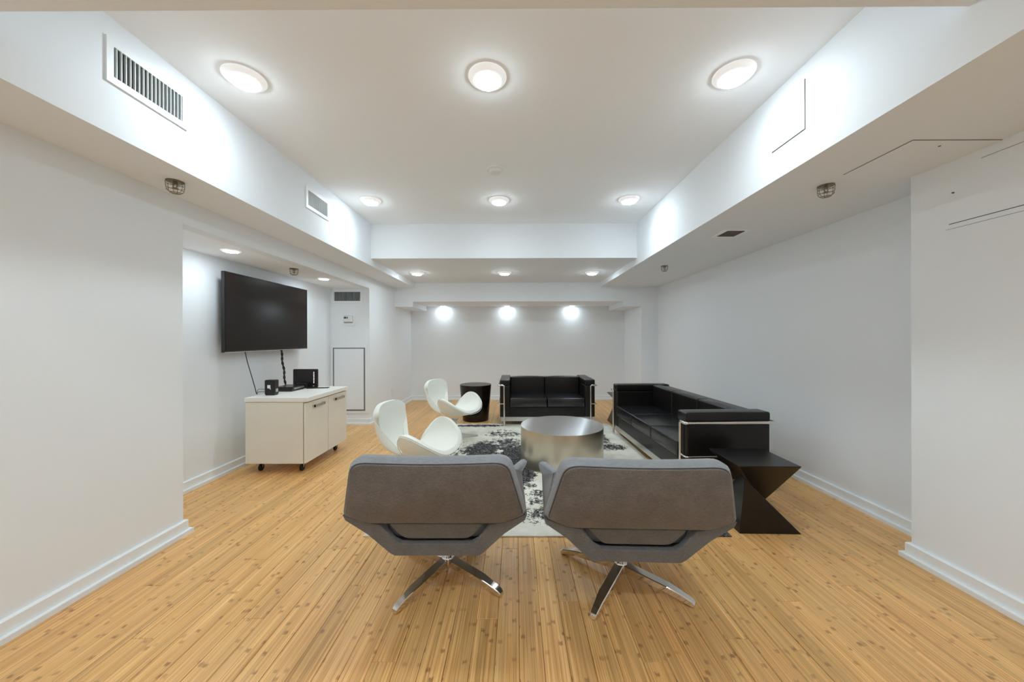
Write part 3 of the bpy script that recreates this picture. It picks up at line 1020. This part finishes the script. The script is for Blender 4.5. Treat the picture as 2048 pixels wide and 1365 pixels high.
def make_lounge(label, loc, rotz, base_rot, sx=1.0):
    t = thing('swivel_lounge_chair', label, 'lounge chair', loc, rotz, 'grey swivel lounge chairs')
    # back: thick padded wing-shaped panel, top leaning towards the rear
    hb = [(-0.288, -0.300, 0.408), (0.288, -0.300, 0.408), (0.377, -0.312, 0.448), (0.312, -0.392, 0.700), (0.0, -0.388, 0.689), (-0.312, -0.392, 0.700), (-0.377, -0.312, 0.448)]
    fr = [(-0.290, -0.225, 0.408), (0.290, -0.225, 0.408), (0.380, -0.240, 0.450), (0.318, -0.322, 0.712), (0.0, -0.318, 0.699), (-0.318, -0.322, 0.712), (-0.380, -0.240, 0.450)]
    rad = [0.02, 0.02, 0.02, 0.055, 0.2, 0.055, 0.02]
    A = round_poly(hb, rad, 5)
    B = round_poly(fr, rad, 5)
    m1 = [a.lerp(b, 0.5) + (a - Vector((0, -0.35, 0.56))).normalized() * 0.010 for a, b in zip(A, B)]
    A0 = [a.lerp(Vector((0, -0.35, 0.56)), 0.0) for a in A]
    B1 = [b.lerp(Vector((0, -0.27, 0.57)), 0.07) + Vector((0, 0.008, 0)) for b in B]
    obj('back_cushion', loft(A0, B1, mid=[m1, B]), M_CLOTH_LITE, t, smooth=True, angle=50)
    A2 = [a.lerp(Vector((0, -0.35, 0.56)), 0.02) for a in A]
    A3 = [a + Vector((0, -0.006, -0.002)) for a in A2]
    A4 = [a.lerp(Vector((0, -0.352, 0.55)), 0.02) + Vector((0, -0.004, -0.001)) for a in A3]
    obj('back_panel', loft([p + Vector((0, 0.004, 0)) for p in A2], A4, mid=[A3]), M_CLOTH_DARK, t, smooth=True, angle=60)
    obj('back_seam', tube(A2, 0.0032, 6, closed=True), M_COVE, t, smooth=True, angle=80)
    # lower shell band with the slot above it
    def yb_(z):
        return -0.300 + (0.455 - z) * 0.19
    outer = [(-0.388, 0.442), (-0.379, 0.416), (-0.290, 0.348), (-0.200, 0.254), (-0.180, 0.241), (0.180, 0.241), (0.200, 0.254), (0.290, 0.348), (0.379, 0.416), (0.388, 0.442)]
    inner = [(-0.350, 0.428), (-0.290, 0.405), (-0.232, 0.392), (-0.178, 0.318), (-0.150, 0.300), (0.150, 0.300), (0.178, 0.318), (0.232, 0.392), (0.290, 0.405), (0.350, 0.428)]
    bm = bmesh.new()

    def ringpts(lst, dy, dz=0.0, sh=0.0):
        return [bm.verts.new((x * (1 - sh), yb_(z) + dy, z + dz)) for x, z in lst]
    o0, i0 = ringpts(outer, -0.004), ringpts(inner, -0.004)
    om = ringpts(outer, 0.012, -0.004)
    im = ringpts(inner, 0.010, 0.004)
    o1, i1 = ringpts(outer, 0.030), ringpts(inner, 0.030)
    n = len(outer)
    for k in range(n - 1):
        for a, b in ((i0, o0), (o0, om), (om, o1), (o1, i1), (i1, im), (im, i0)):
            bm.faces.new((a[k], a[k + 1], b[k + 1], b[k]))
    for e in (0, n - 1):
        bm.faces.new((o0[e], om[e], o1[e], i1[e], im[e], i0[e]))
    obj('seat_shell', bm, M_CLOTH_MID, t, bevel=0.004, seg=2)
    # pad visible in the slot
    pad = [(-0.215, yb_(0.396) + 0.008, 0.399), (-0.142, yb_(0.31) + 0.008, 0.312), (0.142, yb_(0.31) + 0.008, 0.312), (0.215, yb_(0.396) + 0.008, 0.399)]
    obj('rear_pad', slab3(pad, (0, 0.05, 0), 0.03, 0.008), M_CLOTH_MID, t, smooth=True, angle=60)
    # underside and folded side wings
    bm = loft([(-0.185, -0.255, 0.243), (0.185, -0.255, 0.243), (0.175, 0.30, 0.290), (-0.175, 0.30, 0.290)],
              [(-0.20, -0.255, 0.268), (0.20, -0.255, 0.268), (0.19, 0.30, 0.315), (-0.19, 0.30, 0.315)])
    obj('seat_pan', bm, M_CLOTH_MID, t, bevel=0.006)
    for s in (-1, 1):
        low = [(s * 0.187, -0.250, 0.246), (s * 0.175, 0.295, 0.292), (s * 0.370, 0.215, 0.434), (s * 0.386, -0.285, 0.436)]
        obj('side_flank', slab3(low, (-s * 0.018, 0, 0.020), 0.01, 0.004), M_CLOTH_MID, t, smooth=True, angle=60)
        wing = [(s * 0.386, -0.285, 0.432), (s * 0.372, 0.215, 0.430), (s * 0.398, 0.09, 0.530), (s * 0.400, -0.01, 0.583), (s * 0.345, -0.300, 0.640)]
        obj('armrest', slab3(wing, (-s * 0.034, 0, 0.004), [0.02, 0.05, 0.05, 0.045, 0.01], 0.010), M_CLOTH_LITE, t, smooth=True, angle=60)
    obj('seat_cushion', slab3([(-0.235, -0.235, 0.300), (0.235, -0.235, 0.300), (0.225, 0.31, 0.325), (-0.225, 0.31, 0.325)], (0, 0, 0.115), 0.05, 0.02), M_CLOTH_LITE, t, smooth=True, angle=60)
    for ch in t.children:
        ch.scale = (sx, 1.0, 1.0)
    # swivel base
    obj('column', lathe([(0, 0.05), (0.021, 0.05), (0.021, 0.16), (0.016, 0.162), (0.016, 0.262), (0, 0.262)], 28), M_CHROME, t, smooth=True)
    obj('hub', lathe([(0, 0.028), (0.028, 0.030), (0.034, 0.045), (0.034, 0.075), (0.030, 0.082), (0, 0.082)], 32), M_CHROME, t, smooth=True)
    for k in range(4):
        a = base_rot - rotz + k * PI / 2
        d, s_ = Vector((math.cos(a), math.sin(a), 0)), Vector((-math.sin(a), math.cos(a), 0))
        secs = [(0.020, 0.023, 0.078, 0.040), (0.10, 0.023, 0.070, 0.034), (0.225, 0.0225, 0.056, 0.026), (0.275, 0.0185, 0.044, 0.014), (0.325, 0.0165, 0.030, 0.004), (0.337, 0.013, 0.020, 0.003)]
        bm = bmesh.new()
        rings = []
        for (r, wd, zt, zb) in secs:
            pts = [d * r - s_ * wd * 0.82 + Vector((0, 0, zb)), d * r + s_ * wd * 0.82 + Vector((0, 0, zb)),
                   d * r + s_ * wd + Vector((0, 0, zt - 0.003)), d * r + s_ * (wd - 0.003) + Vector((0, 0, zt)),
                   d * r - s_ * (wd - 0.003) + Vector((0, 0, zt)), d * r - s_ * wd + Vector((0, 0, zt - 0.003))]
            rings.append([bm.verts.new(p) for p in pts])
        for A_, B_ in zip(rings[:-1], rings[1:]):
            for q in range(6):
                r_ = (q + 1) % 6
                bm.faces.new((A_[q], A_[r_], B_[r_], B_[q]))
        bm.faces.new(rings[0]); bm.faces.new(list(reversed(rings[-1])))
        leg = obj('leg', bm, M_CHROME, t, smooth=True, angle=25)
        obj('glide', lathe([(0, 0), (0.010, 0), (0.010, 0.006), (0, 0.006)], 12, center=tuple(d * 0.318)), M_RUBBER, leg)
    return t


make_lounge('left grey wool swivel lounge chair seen from behind, on a chrome star base', (-0.350, 1.808, 0.0), 0.0, math.radians(-32.5), 1.03)
make_lounge('right grey wool swivel lounge chair seen from behind, beside the angular table', (0.528, 1.762, 0.0), math.radians(-2.0), math.radians(-36.5), 1.03)


# ------------------------------------------------------------------ white swan-shaped chairs
def catmull(pts, t):
    n = len(pts)
    i = int(math.floor(t * n)) % n
    f = t * n - math.floor(t * n)
    p0, p1, p2, p3 = (Vector(pts[(i + k) % n]) for k in (-1, 0, 1, 2))
    return 0.5 * ((2 * p1) + (-p0 + p2) * f + (2 * p0 - 5 * p1 + 4 * p2 - p3) * f * f + (-p0 + 3 * p1 - 3 * p2 + p3) * f ** 3)


RIM = [(0.28, 0.0, 0.335), (0.262, 0.16, 0.355), (0.20, 0.275, 0.430), (0.085, 0.325, 0.505), (-0.015, 0.300, 0.510), (-0.080, 0.215, 0.425),
       (-0.112, 0.100, 0.315), (-0.178, 0.112, 0.390), (-0.242, 0.186, 0.520), (-0.282, 0.213, 0.615), (-0.312, 0.135, 0.680),
       (-0.325, 0.0, 0.692)]
RIM = RIM + [(x, -y, z) for (x, y, z) in RIM[-2:0:-1]]


def swan_mesh(shift, nseg=96, nr=16, tmin=0.0):
    bm = bmesh.new()
    C = Vector((0.0, 0, 0.275))
    rings = [[bm.verts.new(C + Vector((0, 0, shift)))]]
    for j in range(1, nr + 1):
        t = j / nr
        ring = []
        for i in range(nseg):
            R = catmull(RIM, i / nseg)
            lift = max(0.0, min(1.0, (R.z - 0.36) / 0.34))
            g = 1 - (1 - t) ** (1.35 + 0.6 * lift)
            p = 1.6 + 1.0 * lift
            back = max(0.0, min(1.0, (-0.12 - R.x) / 0.10))
            xy = Vector(((R.x - C.x) * g, (R.y - C.y) * g ** (1.0 + 0.25 * back), 0))
            z = (R.z - C.z) * t ** p
            ring.append(bm.verts.new(C + xy + Vector((0, 0, z + shift))))
        rings.append(ring)
    for j in range(1, len(rings)):
        for i in range(nseg):
            k = (i + 1) % nseg
            if j == 1:
                bm.faces.new((rings[0][0], rings[1][i], rings[1][k]))
            else:
                bm.faces.new((rings[j - 1][i], rings[j][i], rings[j][k], rings[j - 1][k]))
    return bm


swan = thing('swan_chair', 'white swivel chair with winged shell, the nearer one beside the cabinet', 'armchair', (-0.73, 2.74, ZR), math.radians(-13), 'white winged armchairs')
sh = obj('chair_shell', swan_mesh(0.0), M_SWAN, swan)
for f in sh.data.polygons:
    f.use_smooth = True
md = sh.modifiers.new('solidify', 'SOLIDIFY')
md.thickness = 0.036
md.offset = -1.0
md = sh.modifiers.new('bevel', 'BEVEL')
md.width = 0.012
md.segments = 3
md.limit_method = 'ANGLE'
md.angle_limit = math.radians(50)
obj('rim_seam', tube([catmull(RIM, i / 120) + Vector((0, 0, -0.012)) + Vector((catmull(RIM, i / 120).x, catmull(RIM, i / 120).y, 0)).normalized() * 0.004 for i in range(120)], 0.0028, 5, closed=True), M_SWAN, swan, smooth=True, angle=80)
obj('column', lathe([(0, 0.04), (0.020, 0.04), (0.018, 0.14), (0.022, 0.20), (0.045, 0.235), (0, 0.24)], 24), M_STEEL, swan, smooth=True)
for k in range(4):
    a = k * PI / 2 + PI / 4
    d, s_ = Vector((math.cos(a), math.sin(a), 0)), Vector((-math.sin(a), math.cos(a), 0))
    bm = bmesh.new()
    rings = []
    for (r, wd, zt, zb) in [(0.0, 0.024, 0.075, 0.04), (0.10, 0.018, 0.050, 0.026), (0.22, 0.015, 0.026, 0.010), (0.28, 0.012, 0.014, 0.0)]:
        rings.append([bm.verts.new(p) for p in (d * r - s_ * wd + Vector((0, 0, zb)), d * r + s_ * wd + Vector((0, 0, zb)), d * r + s_ * wd * 0.5 + Vector((0, 0, zt)), d * r - s_ * wd * 0.5 + Vector((0, 0, zt)))])
    for A_, B_ in zip(rings[:-1], rings[1:]):
        for q in range(4):
            r_ = (q + 1) % 4
            bm.faces.new((A_[q], A_[r_], B_[r_], B_[q]))
    bm.faces.new(rings[0]); bm.faces.new(list(reversed(rings[-1])))
    obj('leg', bm, M_STEEL, swan, bevel=0.003)
dup(swan, (-0.725, 4.20, ZR), math.radians(-25), 'white swivel chair with winged shell, the farther one in front of the round table')

# ------------------------------------------------------------------ television and media cabinet
tv = thing('television', 'large wall-mounted flat television with dark screen in the alcove', 'television', (-2.48, 3.572, 1.437), PI / 2)
W, H = 1.19, 0.70
obj('tv_body', bx(-W / 2, W / 2, 0.0, 0.030, -H / 2, H / 2), M_BEZEL, tv, bevel=0.003)
obj('tv_screen', bx(-W / 2 + 0.010, W / 2 - 0.010, -0.002, 0.0, -H / 2 + 0.016, H / 2 - 0.010), M_SCREEN, tv)
bm = bmesh.new()
bx(-W / 2, W / 2, -0.004, 0.0, -H / 2, -H / 2 + 0.004, bm)
obj('edge_trim', bm, M_CHROME, tv)
obj('logo_tab', bx(-0.02, 0.02, -0.006, 0.0, -H / 2 - 0.006, -H / 2), M_STEEL, tv)
obj('wall_mount', bx(-0.30, 0.30, 0.030, 0.118, -0.22, 0.20), M_BLACKPL, tv, bevel=0.004)

cab = thing('media_cabinet', 'ivory two-door media cabinet on black casters under the television', 'cabinet', (-2.40, 3.10, 0.0))
CW, CL = 0.535, 0.755       # depth (x), length (y)
obj('cabinet_body', bx(0.0, CW - 0.021, 0.0, CL, 0.093, 0.640), M_CAB, cab, bevel=0.002, seg=1)
obj('cabinet_top', bx(-0.004, CW + 0.020, -0.006, CL + 0.006, 0.643, 0.680), M_CABTOP, cab, bevel=0.002, seg=1)
for k in range(2):
    y0 = 0.003 + k * CL / 2
    d_ = obj('cabinet_door', bx(CW - 0.015, CW + 0.003, y0, y0 + CL / 2 - 0.006, 0.095, 0.632), M_CAB, cab, bevel=0.0015, seg=1)
    bm = bx(CW + 0.020, CW + 0.028, y0 + 0.10, y0 + 0.275, 0.575, 0.597)
    bx(CW + 0.003, CW + 0.028, y0 + 0.10, y0 + 0.112, 0.575, 0.597, bm)
    bx(CW + 0.003, CW + 0.028, y0 + 0.263, y0 + 0.275, 0.575, 0.597, bm)
    obj('door_handle', bm, M_NICKEL, d_)
for (x, y) in ((0.075, 0.085), (CW - 0.085, 0.085), (0.075, CL - 0.08), (CW - 0.085, CL - 0.08)):
    bm = bx(-0.018, 0.018, -0.020, 0.020, 0.088, 0.093)
    for s in (-1, 1):
        loft([(s * 0.014, -0.004, 0.09), (s * 0.014, 0.018, 0.09), (s * 0.014, 0.012, 0.030), (s * 0.014, 0.004, 0.030)],
             [(s * 0.016, -0.004, 0.09), (s * 0.016, 0.018, 0.09), (s * 0.016, 0.012, 0.030), (s * 0.016, 0.004, 0.030)], bm)
    c = obj('caster', bm, M_STEEL, cab, loc=(x, y, 0))
    wb = lathe([(0, -0.011), (0.026, -0.011), (0.030, -0.008), (0.030, 0.008), (0.026, 0.011), (0, 0.011)], 28)
    bmesh.ops.rotate(wb, verts=wb.verts, cent=(0, 0, 0), matrix=Matrix.Rotation(PI / 2, 3, 'Y'))
    bmesh.ops.translate(wb, verts=wb.verts, vec=(0, 0.008, 0.030))
    obj('wheel', wb, M_RUBBER, c, smooth=True)

ZT = 0.680
sb = thing('media_box', 'small glossy black box with a white emblem, front left on the cabinet', 'device', (-2.266, 3.235, ZT))
obj('box_body', bx(-0.058, 0.036, -0.005, 0.062, 0.006, 0.142), M_BLACKPL, sb, bevel=0.010, seg=3)
obj('box_foot', bx(-0.05, 0.028, 0.0, 0.056, 0.0, 0.008), M_RUBBER, sb)
bm = bx(-0.028, 0.000, -0.0065, -0.005, 0.066, 0.096)
loft([(-0.012, -0.0065, 0.066), (0.000, -0.0065, 0.066), (0.006, -0.0065, 0.053)], [(-0.012, -0.005, 0.066), (0.000, -0.005, 0.066), (0.006, -0.005, 0.053)], bm)
obj('emblem', bm, M_TRIM, sb)
obj('side_port', bx(0.036, 0.0375, 0.015, 0.045, 0.03, 0.06), M_STEEL, sb)

stb = thing('set_top_box', 'flat black set-top box on the cabinet behind the small box', 'device', (-2.285, 3.46, ZT))
obj('box_body', bx(-0.115, 0.075, 0.0, 0.215, 0.012, 0.046), M_BLACKPL, stb, bevel=0.007, seg=2)
obj('box_base', bx(-0.105, 0.065, 0.006, 0.205, 0.0, 0.016), M_BLACKPL, stb, bevel=0.004)
obj('front_strip', bx(0.075, 0.077, 0.03, 0.19, 0.020, 0.034), M_STEEL, stb)

rt = thing('modem_router', 'upright black modem with a column of white lights on the cabinet', 'router', (-2.250, 3.748, ZT))
obj('router_body', bx(-0.132, 0.132, -0.012, 0.016, 0.002, 0.200), M_BLACKPL, rt, bevel=0.010, seg=3)
obj('router_stand', bx(-0.075, 0.04, -0.05, 0.04, 0.0, 0.058), M_RUBBER, rt, bevel=0.012, seg=2)
fl = None
for k in range(10):
    if fl is None:
        fl = obj('indicator_light', bx(0.092, 0.099, -0.0135, -0.012, 0, 0.004), M_LED, rt)
        b = fl
    else:
        b = fl.copy(); COL.objects.link(b); b.parent = rt
    b.location = (0, 0, 0.052 + 0.0125 * k)
obj('label_mark', bx(0.085, 0.102, -0.0135, -0.012, 0.018, 0.023), M_TRIM, rt)

rm = thing('flat_remote', 'thin black slab lying on the cabinet in front of the modem', 'remote', (-2.09, 3.70, ZT), math.radians(12))
obj('remote_body', bx(-0.105, 0.105, -0.018, 0.030, 0.0, 0.008), M_BLACKPL, rm, bevel=0.003)

pts = [(-2.52, 3.25, 1.10), (-2.50, 3.26, 0.98), (-2.47, 3.268, 0.86), (-2.440, 3.276, 0.735), (-2.432, 3.277, 0.695), (-2.425, 3.277, 0.684)]
tag(obj('thin_cable', tube(pts, 0.0035, 8), M_BLACKPL, smooth=True, angle=80), 'thin dark cable hanging from the left of the television to the cabinet', 'cable')
bm = bmesh.new()
for s in (-1, 1):
    pp = []
    for k in range(60):
        u = k / 59
        z = 1.10 - u * (1.10 - 0.69)
        x = -2.505 + 0.05 * u
        y = 3.735 + 0.006 * math.sin(u * 14)
        pp.append((x + 0.0055 * s * math.cos(u * 26), y + 0.0055 * s * math.sin(u * 26), z))
    tube(pp, 0.0065, 7, bm)
tag(obj('twisted_cable', bm, M_BLACKPL, smooth=True, angle=80), 'thick twisted black cable dropping from the television behind the set-top box', 'cable')
for k, (dz, dy) in enumerate(((0.05, 0.0), (0.026, 0.012))):
    pp = rounded_path([(-2.424, 3.277, 0.684), (-2.40, 3.25, 0.684 + dz * 1.1), (-2.324, 3.262 + dy, ZT + dz)], 0.03, 5)
    o = tag(obj('lead_wire', tube(pp, 0.0022, 6), M_BLACKPL, smooth=True, angle=80),
            'upper short black lead into the side of the small black box' if k == 0 else 'lower short black lead into the side of the small black box', 'cable')
